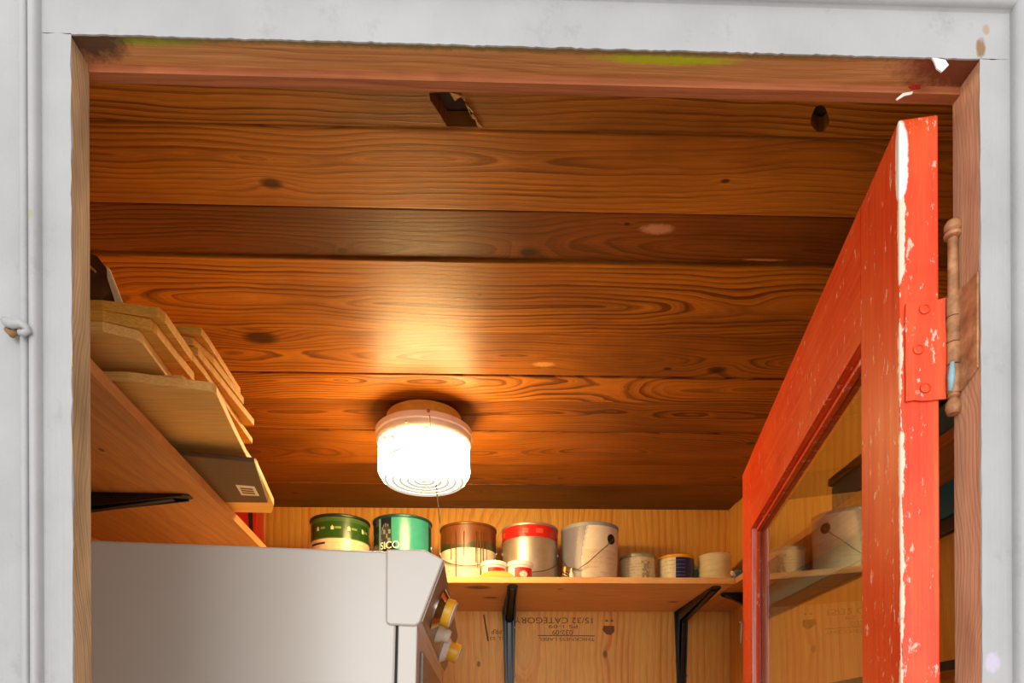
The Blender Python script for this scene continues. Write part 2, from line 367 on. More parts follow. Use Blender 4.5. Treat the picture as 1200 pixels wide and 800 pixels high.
pr = [(xfr, YF + .001)] + bead(xfr, (xfr + xbr) / 2, YF, .006) + bead((xfr + xbr) / 2 + .001, xbr, YF, .004) + [(xbr, YF + .002), (xbr + .13, YF + .002), (xbr + .13, Y0 + .02)]
obj('casing_board', casing(pra, 0, zr + .0, 1, 'r'), M['casing'], cr_, smooth=True)
obj('casing_moulding', casing(pr, 0, zl + .3, 1, 'r'), M['casing'], cr_, smooth=True)
ct = thing('trim_6', None, None); ct['kind'] = 'structure'
zfl = Uy(1150, 13, YF).z
n = 220; bm = bmesh.new(); rows = []
topprof = [(-.0003, Y0 + .0008), (-.0003, YF), (zfl - zr - .0015, YF), (zfl - zr, YF - .002)] + [(zfl - zr + a, b) for a, b in bead(0, .014, YF, .006)] + [(zfl - zr + a, b) for a, b in bead(.013, .03, YF, .004)] + [(.2, YF + .002)]
for k in range(n + 1):
    x = (xfl - .003) + (xfr - xfl + .006) * k / n; zb = zl + slope * (x - xl); j = random.gauss(0, .0003)
    rows.append([bm.verts.new((x, y, zb + a + (j if q < 2 else 0))) for q, (a, y) in enumerate(topprof)])
for a, b in zip(rows, rows[1:]):
    for q in range(len(topprof) - 1): bm.faces.new((a[q], a[q + 1], b[q + 1], b[q]))
bmesh.ops.recalc_face_normals(bm, faces=bm.faces)
obj('casing_board', bm, M['casing'], ct, smooth=True)
# paint flakes
fl = bmesh.new()
prism(fl, [Uy(*p, Y0 - .0005) for p in ((1092, 67), (1108, 70), (1112, 76), (1104, 84), (1098, 80), (1095, 72))], (0, .0012, 0))
prism(fl, [Uy(*p, YM - .001) for p in ((1050, 116), (1058, 109), (1070, 107), (1069, 110), (1060, 112), (1052, 117))], (0, .0008, 0))
obj('paint_flake', fl, M['ivory'], hd)
obj('paint_smear', PR([Uy(*p, YM - .001) for p in ((1065, 101), (1078, 99), (1079, 103), (1069, 104))], (0, .0008, 0)), M['redpl'], hd)
hk = thing('wall_hook', 'small paint-crusted hook on the white casing left of the doorway', 'hook', Uy(14, 386, YF))
c0 = Uy(9, 378, YF - .001)
obj('hook_shank', tube([Uy(6, 376, YF), Uy(9, 378, YF - .009), Uy(16, 380, YF - .013), Uy(24, 379, YF - .013), Uy(30, 383, YF - .012), Uy(33, 387, YF - .011), Uy(28, 390, YF - .011), Uy(21, 389, YF - .012)], [.003, .0035, .0032, .003, .003, .0028, .0026, .0018], 10), M['casing'], hk, smooth='all')
obj('rust_patch', tube([Uy(8, 386, YF - .003), Uy(14, 391, YF - .006), Uy(22, 388, YF - .008)], [.0022, .003, .0018], 8), plain('rust', lin((140, 104, 66)), .8, var=.3), hk, smooth='all')

# ---------------------------------------------------------------- red door
ZD = .547
Pn = Uz(1053, 140, ZD); Pf = Uz(870, 556, ZD)
DW = (Pf - Pn).to_2d().length; ang = math.atan2(Pf.y - Pn.y, Pf.x - Pn.x)
print('door', Pn, Pf, DW, math.degrees(ang))
DT = .032; LW = .088
door = thing('door_1', 'open red painted door with a tall glass pane, worn paint on its edges', 'door', (Pn.x, Pn.y, 0), rot=(0, 0, ang)); door['kind'] = 'structure'
ztop = ZD + H
def red_paint(name, vert=True, worn=True):
    N = NT(name); P = N.objc(); x, y, z = N.sep(P)
    st = N.noise(N.comb(N.math('MULTIPLY', x, 120 if vert else 6), N.math('MULTIPLY', y, 120), N.math('MULTIPLY', z, 5 if vert else 120)), 1, 4, .6)
    base = N.ramp(st, [(.3, lin((216, 48, 12))), (.55, lin((234, 72, 24))), (.8, lin((238, 108, 50)))])
    big = N.noise(P, 6, 4, .6)
    base = N.mix(N.ramp(big, [(.45, 0.0), (.7, .45)]), base, lin((240, 116, 50)))
    # small chips
    ch = N.noise(N.comb(N.math('MULTIPLY', x, 90), N.math('MULTIPLY', y, 90), N.math('MULTIPLY', z, 38)), 1, 5, .7)
    base = N.mix(N.ramp(ch, [(.60, 0.0), (.64, .85)]), base, lin((244, 196, 176)))
    # worn arris at x=0,y=0
    ex = N.math('ABSOLUTE', x); ey = N.math('ABSOLUTE', y)
    d = N.math('ADD', ex, ey)
    en = N.noise(N.comb(0.0, 0.0, N.math('MULTIPLY', z, 1)), 60, 5, .7)
    en2 = N.noise(N.comb(N.math('MULTIPLY', x, 60), N.math('MULTIPLY', y, 60), N.math('MULTIPLY', z, 14)), 1, 5, .75)
    e2 = N.math('SUBTRACT', N.math('MULTIPLY', N.math('SUBTRACT', en2, .38, clamp=True), .022), d)
    base = N.mix(N.ramp(N.math('MULTIPLY', e2, 900), [(0, 0.0), (.6, 1.0)]), base, lin((240, 216, 190)))
    # pale streaks: glare painted into the colour on the lock stile's inner edge
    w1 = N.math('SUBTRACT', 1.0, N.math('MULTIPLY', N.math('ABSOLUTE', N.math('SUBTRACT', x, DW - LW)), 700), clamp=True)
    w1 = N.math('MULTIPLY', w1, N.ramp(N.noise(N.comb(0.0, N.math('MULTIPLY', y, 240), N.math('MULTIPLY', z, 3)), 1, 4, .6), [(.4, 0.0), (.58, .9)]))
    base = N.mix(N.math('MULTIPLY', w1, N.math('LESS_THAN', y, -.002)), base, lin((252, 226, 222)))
    # big scrape at the top of that arris
    sz = N.math('SUBTRACT', z, ztop - .035)
    sc = N.math('SUBTRACT', 1.0, N.math('ADD', N.math('POWER', N.math('DIVIDE', sz, .036), 4), N.math('POWER', N.math('DIVIDE', d, N.math('ADD', .004, N.math('MULTIPLY', en, .008))), 2)), clamp=True)
    base = N.mix(N.math('MULTIPLY', sc, 3, clamp=True), base, lin((250, 246, 240)))
    N.bump(N.math('ADD', st, N.math('MULTIPLY', ch, .6)), .3, .001)
    return N.fin(base, .36, 0, .3)
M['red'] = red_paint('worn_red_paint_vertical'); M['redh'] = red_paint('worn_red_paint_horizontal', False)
SW = .098; LW = .088; RH = .137; zb = .012; zg0 = H - .45
obj('hinge_stile', BX((0, -DT, zb), (SW, 0, ztop)), M['red'], door, bevel=.0016, world=False)
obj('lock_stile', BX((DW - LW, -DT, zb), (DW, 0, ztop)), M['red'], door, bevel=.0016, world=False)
obj('top_rail', BX((SW, -DT, ztop - RH), (DW - LW, 0, ztop)), M['redh'], door, world=False)
obj('middle_rail', BX((SW, -DT, zg0 - .12), (DW - LW, 0, zg0)), M['redh'], door, world=False)
obj('bottom_rail', BX((SW, -DT, zb), (DW - LW, 0, zb + .2)), M['redh'], door, world=False)
obj('lower_panel', BX((SW - .01, -DT * .7, zb + .19), (DW - LW + .01, -DT * .35, zg0 - .11)), M['redh'], door, world=False)
NG = NT('window_glass'); g = NG.n('ShaderNodeBsdfGlass'); g.inputs['IOR'].default_value = 1.5; g.inputs['Color'].default_value = (.93, .95, .93, 1); g.inputs['Roughness'].default_value = 0
NG.t.links.new(g.outputs[0], NG.t.nodes['Material Output'].inputs[0]); M['glass'] = NG.m
GY = -.017
obj('glass_pane', BX((SW - .006, GY - .003, zg0 - .006), (DW - LW + .006, GY, ztop - RH + .006)), M['glass'], door, world=False)
gb = bmesh.new()
for (x0, x1, z0, z1) in ((SW, SW + .007, zg0, ztop - RH), (DW - LW - .007, DW - LW, zg0, ztop - RH), (SW, DW - LW, ztop - RH - .007, ztop - RH), (SW, DW - LW, zg0, zg0 + .007)):
    box(gb, (x0, GY, z0), (x1, GY + .008, z1))
obj('glazing_bead', gb, M['red'], door, world=False, bevel=.001)
bo = obj('surface_bolt', tube([(DW - .012, .004, H + .247), (DW - .012, .006, H + .205)], .0022, 8), M['nail'], door, world=False, smooth=True)
obj('bolt_head', LT([(.0005, 0), (.005, .0005), (.005, .002), (.0005, .0028)], 12, Matrix.Translation((DW - .012, .006, H + .246))), M['nail'], bo, world=False)
# hinge leaf let into the hinge edge of the door (edge plane x=0, y from -DT to 0)
dwi = parent_world(door).inverted()
def dl(px, py):                # point of the hinge edge plane seen at a pixel, in door space
    r = dwi.to_3x3() @ ray(px, py); o = dwi @ Vector((0, 0, H)); t = -o.x / r.x; return o + r * t
def jag(pts):
    out = []
    for a, b in zip(pts, pts[1:] + pts[:1]):
        for k in range(5):
            t = k / 5; out.append((a[0] + (b[0] - a[0]) * t + random.uniform(-.6, .6), a[1] + (b[1] - a[1]) * t + random.uniform(-.8, .8)))
    return out
leafp = [dl(*p) for p in jag([(1060, 357), (1107, 351), (1107, 469), (1060, 471)])]
lf = obj('door_leaf', PR([Vector((-.0006, p.y, p.z)) for p in leafp], (-.0016, 0, 0)), M['red'], door, world=False)
for (px, py) in ((1082, 364), (1075, 411), (1083, 456)):
    p = dl(px, py); obj('leaf_screw', LT([(.0048, 0), (.0042, .0012), (.003, .0015), (.0028, .0009), (.0005, .0009)], 16, axisM((-.0022, p.y, p.z), (-1, 0, 0))), M['red'], lf, world=False, smooth=True)
# hinge knuckle and jamb leaf
hn = thing('door_hinge', 'old loose-pin hinge in flaking tan paint on the right door jamb', 'hinge', (0, 0, 0))
tan = NT('tan_flaking_paint'); P = tan.objc()
tb = tan.ramp(tan.noise(P, 70, 5, .65), [(.35, lin((150, 98, 60))), (.6, lin((196, 138, 92))), (.8, lin((222, 176, 136)))]); tan.bump(tan.noise(P, 300, 3, .6), .3, .001)
M['tan'] = tan.fin(tb, .5)
ky = .578
kc = Uy(1117, 400, ky); kx = kc.x
def kz(py): return Uy(1117, py, ky).z
obj('jamb_leaf', PR([Ux(px, py, xr) + Vector((-.0005, 0, 0)) for px, py in ((1148, 318), (1137, 331), (1112, 350), (1112, 456), (1128, 458), (1148, 430))], (-.0018, 0, 0)), M['tan'], hn)
for (za, zb_) in ((350, 372), (373, 402), (403, 428), (429, 462)):
    obj('knuckle', LT([(.0055, kz(zb_)), (.006, kz(zb_) + .001), (.006, kz(za) - .001), (.0055, kz(za))], 20, Matrix.Translation((kx, ky, 0))), M['tan'], hn, smooth=True)
pin = obj('hinge_pin', LT([(.0042, kz(350)), (.0040, kz(276))], 16, Matrix.Translation((kx, ky, 0))), M['tan'], hn, smooth=True)
obj('pin_cap', LT([(.0012, kz(258)), (.005, kz(260)), (.0068, kz(264)), (.0068, kz(270)), (.005, kz(273)), (.0072, kz(275)), (.0066, kz(278)), (.004, kz(280))][::-1], 20, Matrix.Translation((kx, ky, 0))), M['tan'], pin, smooth=True)
obj('ball_tip', LT([(.0008, kz(487)), (.0048, kz(485)), (.0064, kz(478)), (.0056, kz(471)), (.0035, kz(467)), (.0052, kz(465)), (.005, kz(462))], 20, Matrix.Translation((kx, ky, 0))), M['tan'], hn, smooth=True)
# a paint drip of pale blue on the barrel
obj('pale_blue_drip', tube([(kx - .004, ky - .0045, kz(428)), (kx - .0048, ky - .0045, kz(445)), (kx - .0055, ky - .004, kz(461))], [.0018, .003, .0016], 8), plain('pale_blue_paint', lin((150, 190, 200)), .5), hn, smooth='all')

# ---------------------------------------------------------------- shelves
sh_l, sh_m, sh_d = lin((255, 198, 122)), lin((236, 160, 84)), lin((200, 120, 54))
M['shelf_back'] = wood('shelf_pine_back', sh_l, sh_m, sh_d, along=0, across=1, off=12, a0=1.9, freq=60, hbase=.08, amp=.1, lf=1.0, rough=.5, stain=.25, world=True,
    knots=[cyz_ for cyz_ in [(Uz(560, 688, ZS0).x, Uz(560, 688, ZS0).y, .022), (Uz(575, 700, ZS0).x, Uz(575, 700, ZS0).y, .014), (Uz(657, 690, ZS0).x, Uz(657, 690, ZS0).y, .006), (Uz(789, 705, ZS0).x, Uz(789, 705, ZS0).y, .01)]])
M['shelf_side'] = wood('shelf_pine_side', lin((232, 160, 92)), lin((206, 128, 62)), lin((160, 92, 38)), along=1, across=0, off=15, world=True, a0=-.6, freq=55, hbase=.05, amp=.1, lf=1.2, rough=.42, stain=.45,
    knots=[(Uz(119, 527, ZS0).y, Uz(119, 527, ZS0).x, .004)])
def bracket(parent, wall, out, side, L=.24, V=.27, mat=M['steel_black']):
    # wall: corner under the shelf at the wall; out: unit vector away from the wall; side: unit vector across
    wall = Vector(wall); out = Vector(out); side = Vector(side); up = Vector((0, 0, 1))
    def P(o, s, u): return wall + out * o + side * s + up * u
    bm = bmesh.new()
    # horizontal flange
    prism(bm, [P(L, -.008, -.0004), P(L, .008, -.0004), P(L * .97, .012, -.0004), P(.0, .022, -.0004), P(.0, -.022, -.0004), P(L * .97, -.012, -.0004)], (0, 0, -.0024))
    prism(bm, [P(.0004, -.022, 0), P(.0004, .022, 0), P(.0004, .013, -V), P(.0004, -.013, -V)], out * .0024)
    # folded web, deep at the elbow, vanishing at both tips
    for s0, s1 in ((-.014, -.010), (.010, .014)):
        a = [(L * .97, -.002), (.0, -.002), (.0, -V * .97), (.006, -V * .97), (.03, -.034), (L * .97, -.005)]
        prism(bm, [P(o, s0, u) for o, u in a], side * (s1 - s0))
    prism(bm, [P(o, -.006, u) for o, u in ((L * .9, -.002), (.0, -.002), (.0, -V * .9), (.009, -V * .9), (.037, -.041), (L * .9, -.007))], side * .012)
    b = obj('bracket', bm, mat, parent, bevel=.001)
    for (o, u) in ((0.003, -.05), (.003, -V * .75)):
        obj('screw_head', LT([(.004, 0), (.003, .002), (.0005, .0026)], 12, axisM(P(o, .016 if u < -.1 else .018, u), out)), M['nail'], b, smooth=True)
    return b
XRS = Uz(866, 681, ZS0).x
ys0 = Uz(525, 677, ZS1)
sb = thing('wall_shelf', 'light pine shelf along the back wall carrying the paint cans', 'shelf', ((XRS + XL) / 2, YB, H + ZS0))
obj('shelf_board', BX((XL + .002, YE, H + ZS0), (XRS - .001, YB - .001, H + ZS1)), M['shelf_back'], sb, bevel=.0015)
for px in (595, 0):
    if px: p = Uy(596.5, 716, YB); tip = Uz(596.5, 684, ZS0)
    else: p = Uz(803, 717, ZS0); tip = Uz(841, 686, ZS0)
    d = Vector((tip.x - p.x, tip.y - YB, 0)); L = d.length; d.normalize()
    xx = tip.x if not px else p.x
    bracket(sb, (xx, YB, H + ZS0), (0, -1, 0), (1, 0, 0), L=YB - tip.y)
# right shelf
sr = thing('wall_shelf', 'pine shelf on the right wall seen between the red door and the jamb', 'shelf', (XR, 1.3, H + ZS0))
obj('shelf_board', BX((XRS, .72, H + ZS0), (XR - .001, YB - .001, H + ZS1)), M['shelf_side'], sr, bevel=.001)
tip = Uz(845, 695, ZS0)
bracket(sr, (XR, tip.y, H + ZS0), (-1, 0, 0), (0, 1, 0), L=XR - tip.x, V=.2)
# left shelf
sl = thing('wall_shelf', 'wide pine shelf on the left wall holding the stacked wood panels', 'shelf', (XL, 1.2, H + ZS0))
A = Uz(100, 430, ZS0); B = Uz(300, 636, ZS0)
dd = (B - A) / (B.y - A.y)
A2 = A + dd * (.66 - A.y); B2 = A + dd * (YE - .003 - A.y)
obj('shelf_board', PR([(XL + .001, .66, H + ZS0), (A2.x, .66, H + ZS0), (B2.x, YE - .003, H + ZS0), (XL + .001, YE - .003, H + ZS0)], (0, 0, ZS1 - ZS0)), M['shelf_side'], sl)
tip = Uz(224, 581, ZS0)
bracket(sl, (XL, tip.y, H + ZS0), (-1 * -1, 0, 0), (0, 1, 0), L=tip.x - XL, V=.12)
# right wall: painted cleat, black strip, lower shelf
z0 = Ux(1107, 585, XR).z; z1 = Ux(1107, 612, XR).z; z2 = Ux(1107, 629, XR).z
print('right cleat', z0, z1, z2, H + ZS0)
cle = tag(obj('wooden_cleat', BX((XR - .018, .75, z1), (XR - .0005, 1.9, H + ZS0 - .0005)), M['tealpaint'], bevel=.001), 'teal painted cleat on the right wall under the shelf', 'cleat')
tag(obj('rubber_strip', BX((XR - .012, .75, z2), (XR - .0005, 1.9, z1 - .0005)), M['black_pl'], bevel=.001), 'black strip on the right wall just below the teal cleat', 'strip')
lz = Ux(1107, 786, XRS + .03).z
ls = thing('lower_shelf', 'lower wooden shelf with a black front edge on the right wall', 'shelf', (XR, 1.2, lz))
obj('shelf_board', BX((XRS + .03, .75, lz), (XR - .001, 1.9, lz + .014)), M['shelf_side'], ls)
obj('edge_strip', BX((XRS + .027, .75, lz), (XRS + .0295, 1.9, lz + .014)), M['black_pl'], ls)
# teal storage case on the right shelf
tc = thing('storage_case', 'teal plastic case on the right shelf, just visible past the hinge', 'case', ((XRS + XR) / 2, 1.05, H + ZS1))
obj('case_body', BX((XRS + .006, .86, H + ZS1 + .0005), (XR - .01, 1.28, H + ZS1 + .05)), M['teal'], tc, bevel=.006)
obj('case_lid', BX((XRS + .002, .855, H + ZS1 + .0505), (XR - .006, 1.285, H + ZS1 + .066)), M['black_pl'], tc, bevel=.004)

# ---------------------------------------------------------------- stamp on the plywood
def text_mesh(body, size, xs=1.0, bold=0):
    cu = bpy.data.curves.new('t', 'FONT'); cu.body = body; cu.size = size; cu.align_x = 'CENTER'; cu.offset = bold
    t = bpy.data.objects.new('t', cu); COL.objects.link(t)
    me = bpy.data.meshes.new_from_object(t.evaluated_get(bpy.context.evaluated_depsgraph_get())); bpy.data.objects.remove(t)
    me.transform(Matrix.Diagonal((xs, 1, 1, 1))); return me
def stamp(name, body, px, py, hpx, wpx):
    size = hpx * YB / F / .72; me = text_mesh(body, size)
    wdt = max(v.co.x for v in me.vertices) - min(v.co.x for v in me.vertices)
    me.transform(Matrix.Diagonal((wpx * YB / F / wdt, 1, 1, 1)))
    me.transform(Matrix.Rotation(PI, 4, 'Z')); me.transform(Matrix.Rotation(PI / 2, 4, 'X'))
    p = Uy(px, py, YB); me.transform(Matrix.Translation((p.x, YB - .0006, p.z + hpx * YB / F / 2)))
    return obj(name, me, M['ink'], wb)
stamp('grade_stamp', '15/32 CATEGORY', 650, 727, 7, 92)
stamp('grade_stamp', 'PS 1-09', 660, 734, 4, 34)
stamp('grade_stamp', '032-09', 659, 741, 6, 24)
stamp('grade_stamp', 'THICKNESS LABEL', 664, 749, 4, 66)
stamp('grade_stamp', 'PRP', 582, 740, 6, 12)
stamp('grade_stamp', 'MILL 52', 586, 748, 4, 24)
bm = bmesh.new()
prism(bm, [Uy(*p, YB - .0006) for p in ((707, 733), (720, 733), (720, 740), (716, 744), (711, 743), (706, 738))], (0, .0003, 0))
for k in range(2): prism(bm, [Uy(*p, YB - .0006) for p in ((709 + 6 * k, 728), (711 + 6 * k, 725), (713 + 6 * k, 728))], (0, .0003, 0))
prism(bm, [Uy(*p, YB - .0006) for p in ((566, 720), (568, 720), (573, 751), (571, 751))], (0, .0003, 0))
prism(bm, [Uy(*p, YB - .0006) for p in ((630, 744), (697, 744.3), (697, 745.2), (630, 745))], (0, .0003, 0))
obj('grade_stamp', bm, M['ink'], wb)

# ---------------------------------------------------------------- ceiling lamp
def nozz(): pass
LY = 1.55
lc = Uy(497, 500, LY); lx = lc.x
zc = H + ZC
lamp = thing('ceiling_lamp', 'lit white drum ceiling light with ribbed glass and a pull chain', 'lamp', (lx, LY, zc))
T = Matrix.Translation((lx, LY, 0))
M['pan'] = plain('white_lamp_pan', lin((250, 242, 234)), .3, var=.03)
obj('backing_plate', LT([(.082, zc - .0005), (.084, zc - .003), (.074, zc - .006), (.072, zc - .026), (.05, zc - .026)], 64, T), plain('brass_backing', lin((250, 200, 90)), .4, 0), lamp, smooth=True)
zp = H + .713
pan = obj('lamp_pan', LT([(.07, zp + .008), (.09, zp + .006), (.104, zp), (.1085, zp - .003), (.1085, zp - .015), (.106, zp - .018), (.106, zp - .030), (.103, zp - .034), (.098, zp - .034)], 80, T), M['pan'], lamp, smooth=True)
EG = NT('lit_ribbed_glass'); x, y, z = EG.sep(EG.objc())
em = EG.n('ShaderNodeEmission'); rr_ = EG.math('SQRT', EG.math('ADD', EG.math('POWER', x, 2), EG.math('POWER', y, 2)))
ringp = EG.math('SINE', EG.math('MULTIPLY', rr_, 2 * PI / .0165))
isb = EG.math('LESS_THAN', z, (H + .612) - zc)
f = EG.math('MULTIPLY', isb, EG.math('GREATER_THAN', ringp, .25))
band = EG.math('MULTIPLY', EG.math('MULTIPLY', EG.math('LESS_THAN', x, .02), EG.math('GREATER_THAN', z, (H + .63) - zc)), EG.math('GREATER_THAN', EG.noise(EG.comb(EG.math('MULTIPLY', x, 14), EG.math('MULTIPLY', y, 14), EG.math('MULTIPLY', z, 70)), 1, 2, .5), .56))
colr = EG.mix(EG.math('MAXIMUM', f, band), lin((255, 212, 138)), lin((255, 240, 206)))
EG.put(em.inputs[0], colr)
EG.put(em.inputs[1], EG.math('MULTIPLY', EG.math('SUBTRACT', 1.0, EG.math('MAXIMUM', EG.math('MULTIPLY', f, .9865), EG.math('MULTIPLY', band, .983))), LAMP))
EG.t.links.new(em.outputs[0], EG.t.nodes['Material Output'].inputs[0])
zb2 = H + .600
prof = [(.1015, zp - .034), (.1025, zp - .05), (.1025, zb2 + .03), (.1035, zb2 + .026), (.102, zb2 + .018), (.096, zb2 + .008)]
r = .094
while r > .008:
    prof += [(r, zb2 + .004), (r - .004, zb2), (r - .008, zb2 + .001), (r - .0115, zb2 + .004)]; r -= .0165
prof.append((.001, zb2 + .001))
obj('glass_shade', LT(prof, 80, T, cap=False), EG.m, lamp, smooth=True)
for (px, py, rr) in ((502, 482.5, .0035), (476, 495, .002)):
    p = Uy(px, py, LY - .104)
    obj('pan_screw', LT([(rr, 0), (rr, .002), (rr * .6, .003)], 14, axisM((p.x, LY - math.sqrt(.1085 ** 2 - (p.x - lx) ** 2) - .0002, p.z), (p.x - lx, -.1, 0))), M['brass'], lamp, smooth=True)
c1 = Uy(503, 487, LY - .112); c2 = Uy(515.5, 612, LY - .112)
bm = tube([c1 + (c2 - c1) * (k / 20) for k in range(21)], .001, 6)
for k in range(60):
    p = c1 + (c2 - c1) * (k / 59); bmesh.ops.create_icosphere(bm, subdivisions=1, radius=.0017, matrix=Matrix.Translation(p))
obj('pull_chain', bm, M['nail'], lamp)

# ---------------------------------------------------------------- stacked clothes dryer
dx = Uy(499, 644, 1.0)
dry = thing('clothes_dryer', 'white enamel stacked dryer in the left corner, its controls facing right', 'appliance', (dx.x, 1.0, dx.z), rot=(0, math.radians(1.6), math.radians(1.0)))
dwm = parent_world(dry).inverted()
def DL(px, py, y=0.0):         # pixel -> point of the dryer's side plane, dryer space
    r = dwm.to_3x3() @ ray(px, py); o = dwm @ Vector((0, 0, H)); t = (y - o.y) / r.y; return o + r * t
prof = [DL(*p, -.006) for p in ((452.5, 643), (497, 643.5), (520, 655), (492, 729), (487, 733), (456, 731.5), (452, 729))]
DD = .68
con = obj('console', PR(prof, (0, DD + .006, 0)), M['white_enamel'], dry, bevel=.0025, world=False, smooth=True)
q1 = DL(464, 740); q2 = DL(489, 740); zt_ = DL(300, 639).z
wd = dwm @ Vector((XL + .012, 1.0, 1.0))
bx0 = wd.x; zbot = -dry.location.z + .02
obj('side_panel', BX((bx0, 0, zbot), (q1.x, DD, min(0, zt_) - .0005)), M['white_enamel'], dry, bevel=.004, world=False, smooth=True)
obj('seam', BX((q1.x - .001, .002, zbot), (q1.x + .003, DD - .002, DL(464, 731).z)), M['gap'], dry, world=False)
obj('front_frame', BX((q1.x + .003, 0, zbot), (q2.x, DD, DL(470, 728).z)), M['white_enamel'], dry, bevel=.002, world=False)
fz = DL(489, 733).z
obj('dryer_door', BX((q2.x, .05, fz - .5), (q2.x + .006, DD - .05, fz - .03)), M['panel_grey'], dry, bevel=.004, world=False)
a = prof[2]; b = prof[3]; nn = Vector((-(b.z - a.z), 0, (b.x - a.x))); nn = Vector((a.z - b.z, 0, -(a.x - b.x))).normalized()
tdir = (b - a)
obj('control_panel', PR([a + tdir * .04 + Vector((0, .012, 0)), a + tdir * .96 + Vector((0, .012, 0)), a + tdir * .96 + Vector((0, DD - .01, 0)), a + tdir * .04 + Vector((0, DD - .01, 0))], nn * .0015), M['panel_grey'], dry, world=False)
def knob(t, y, r, h, capm, skm):
    c = a + tdir * t + Vector((0, y, 0)) + nn * .0018
    k = obj('knob', LT([(r, 0), (r, .002), (r * .82, .008), (r * .72, .012)], 40, axisM(c, nn)), skm, dry, world=False, smooth=True)
    obj('knob_cap', LT([(r * .68, .0122), (r * .7, h - .003), (r * .66, h)], 40, axisM(c, nn)), capm, k, world=False, smooth=True)
    obj('knob_face', LT([(r * .62, h + .0002), (r * .6, h + .0015), (r * .2, h + .0018)], 32, axisM(c, nn)), M['ivory'], k, world=False, smooth=True)
knob(.52, .12, .034, .026, M['yellow'], M['chrome'])
knob(.72, .24, .018, .022, M['cream'], M['cream'])
knob(.72, .44, .030, .034, M['yellow'], M['ivory'])

# ---------------------------------------------------------------- stacked boards on the left shelf
lw = [lin((255, 202, 112)), lin((252, 178, 86)), lin((228, 146, 62))]; gw = [lin((246, 180, 70)), lin((218, 142, 46)), lin((180, 106, 30))]
def bmat(name, c, off, along=0): return wood(name, *c, along=along, across=1 - along, off=off, a0=1.0, freq=70, hbase=.06, amp=.08, lf=1.4, rough=.55, stain=.2, contrast=.7)
M['pale1'] = bmat('pale_ply_a', lw, 21); M['pale2'] = bmat('pale_ply_b', lw, 33); M['gold1'] = bmat('golden_board_a', gw, 41); M['gold2'] = bmat('golden_board_b', gw, 52)
M['umber'] = wood('umber_laminate', lin((92, 58, 30)), lin((80, 50, 26)), lin((66, 40, 20)), off=3, freq=80, rough=.35, stain=.2, contrast=.3)
def board(label, pxs, z, t, mat, back=None, left=True, group='boards stacked on the left shelf'):
    # pxs: pixels of the visible underside outline, right end near -> far; left side runs to the wall
    p = [Uz(a_, b_, z) for a_, b_ in pxs]
    xl_ = XL + .02
    pts = [Vector((xl_, p[0].y, p[0].z))] + p + [Vector((xl_, p[-1].y, p[-1].z))] if left else p
    bm = PR(pts, (0, 0, t))
    o = obj('wood_board', bm, mat, bevel=.0012); return tag(o, label, 'board', group)
zq = ZS1 + .0006
def stack(items):
    global zq
    for lab, pxs, t, mat in items:
        board(lab, pxs, zq, t, mat); zq += t + .0006
stack([
 ('dark brown laminate board with a barcode sticker, lowest on the left shelf', [(206, 533), (298, 541), (314, 589)], .007, M['umber']),
 ('pale white-edged board just above the brown laminate one', [(210, 538), (300, 546), (321, 592), (318, 601), (270, 600)], .013, M['pale2']),
 ('wide pale plywood panel above the brown laminate board', [(150, 446), (247, 458), (254, 462), (274, 505), (292, 541)], .012, M['pale1']),
 ('thin pale board whose end peeks right of the wide pale panel', [(190, 446), (214, 446), (246, 472), (298, 545)], .008, M['pale2']),
 ('pale plywood panel with an angled end, lowest of the near trio', [(120, 388), (162, 398), (168, 403), (204, 452)], .012, M['pale2']),
 ('golden-edged board second from bottom of the near trio', [(120, 376), (176, 386), (184, 392), (228, 448)], .013, M['gold1']),
 ('golden-edged board topmost of the near trio', [(120, 364), (186, 372), (194, 378), (226, 424)], .013, M['gold2']),
 ('golden board end in the middle of the rear pile', [(190, 440), (226, 422), (240, 440), (296, 520)], .010, M['gold1']),
 ('golden board pointing right above the rear pile', [(190, 410), (232, 416), (298, 499)], .011, M['gold2']),
 ('golden board end near the top of the rear pile', [(190, 400), (226, 404), (250, 426), (286, 474)], .011, M['gold1']),
 ('reddish golden board, topmost of the rear pile', [(190, 388), (236, 392), (244, 402), (282, 462)], .010, M['gold2'])])
print('stack top', zq, ZC)
bc = thing('barcode_sticker', 'white barcode sticker on the underside of the dark brown board', 'sticker', Uz(290, 574, ZS1))
def SB(pxs, dz_): return [Uz(a_, b_, ZS1 + .0006 - dz_) for a_, b_ in pxs]
obj('paper', PR(SB([(276, 568), (298, 570), (304, 581), (283, 580)], .0004), (0, 0, .0003)), M['paper'], bc)
bm = bmesh.new()
for k in range(3):
    f0 = k * 2.6
    prism(bm, SB([(281 + f0 * .5, 571.2 + f0), (296 + f0 * .5, 572.6 + f0), (296.8 + f0 * .5, 574.1 + f0), (281.8 + f0 * .5, 572.7 + f0)], .0007), (0, 0, .0002))
obj('bars', bm, M['ink'], bc)
# smoked plastic sheet with pale edging leaning above the stack
sp_ = thing('plastic_sheet', 'smoky clear sheet with a pale edge leaning on top of the stacked boards', 'sheet', Uz(125, 350, zq))
NP = NT('smoked_plastic'); NP.b.inputs['Alpha'].default_value = .75; M['smoke'] = NP.fin(NP.ramp(NP.noise(NP.objc(), 30, 5, .7), [(.4, lin((40, 34, 22))), (.75, lin((104, 88, 64)))]), .3)
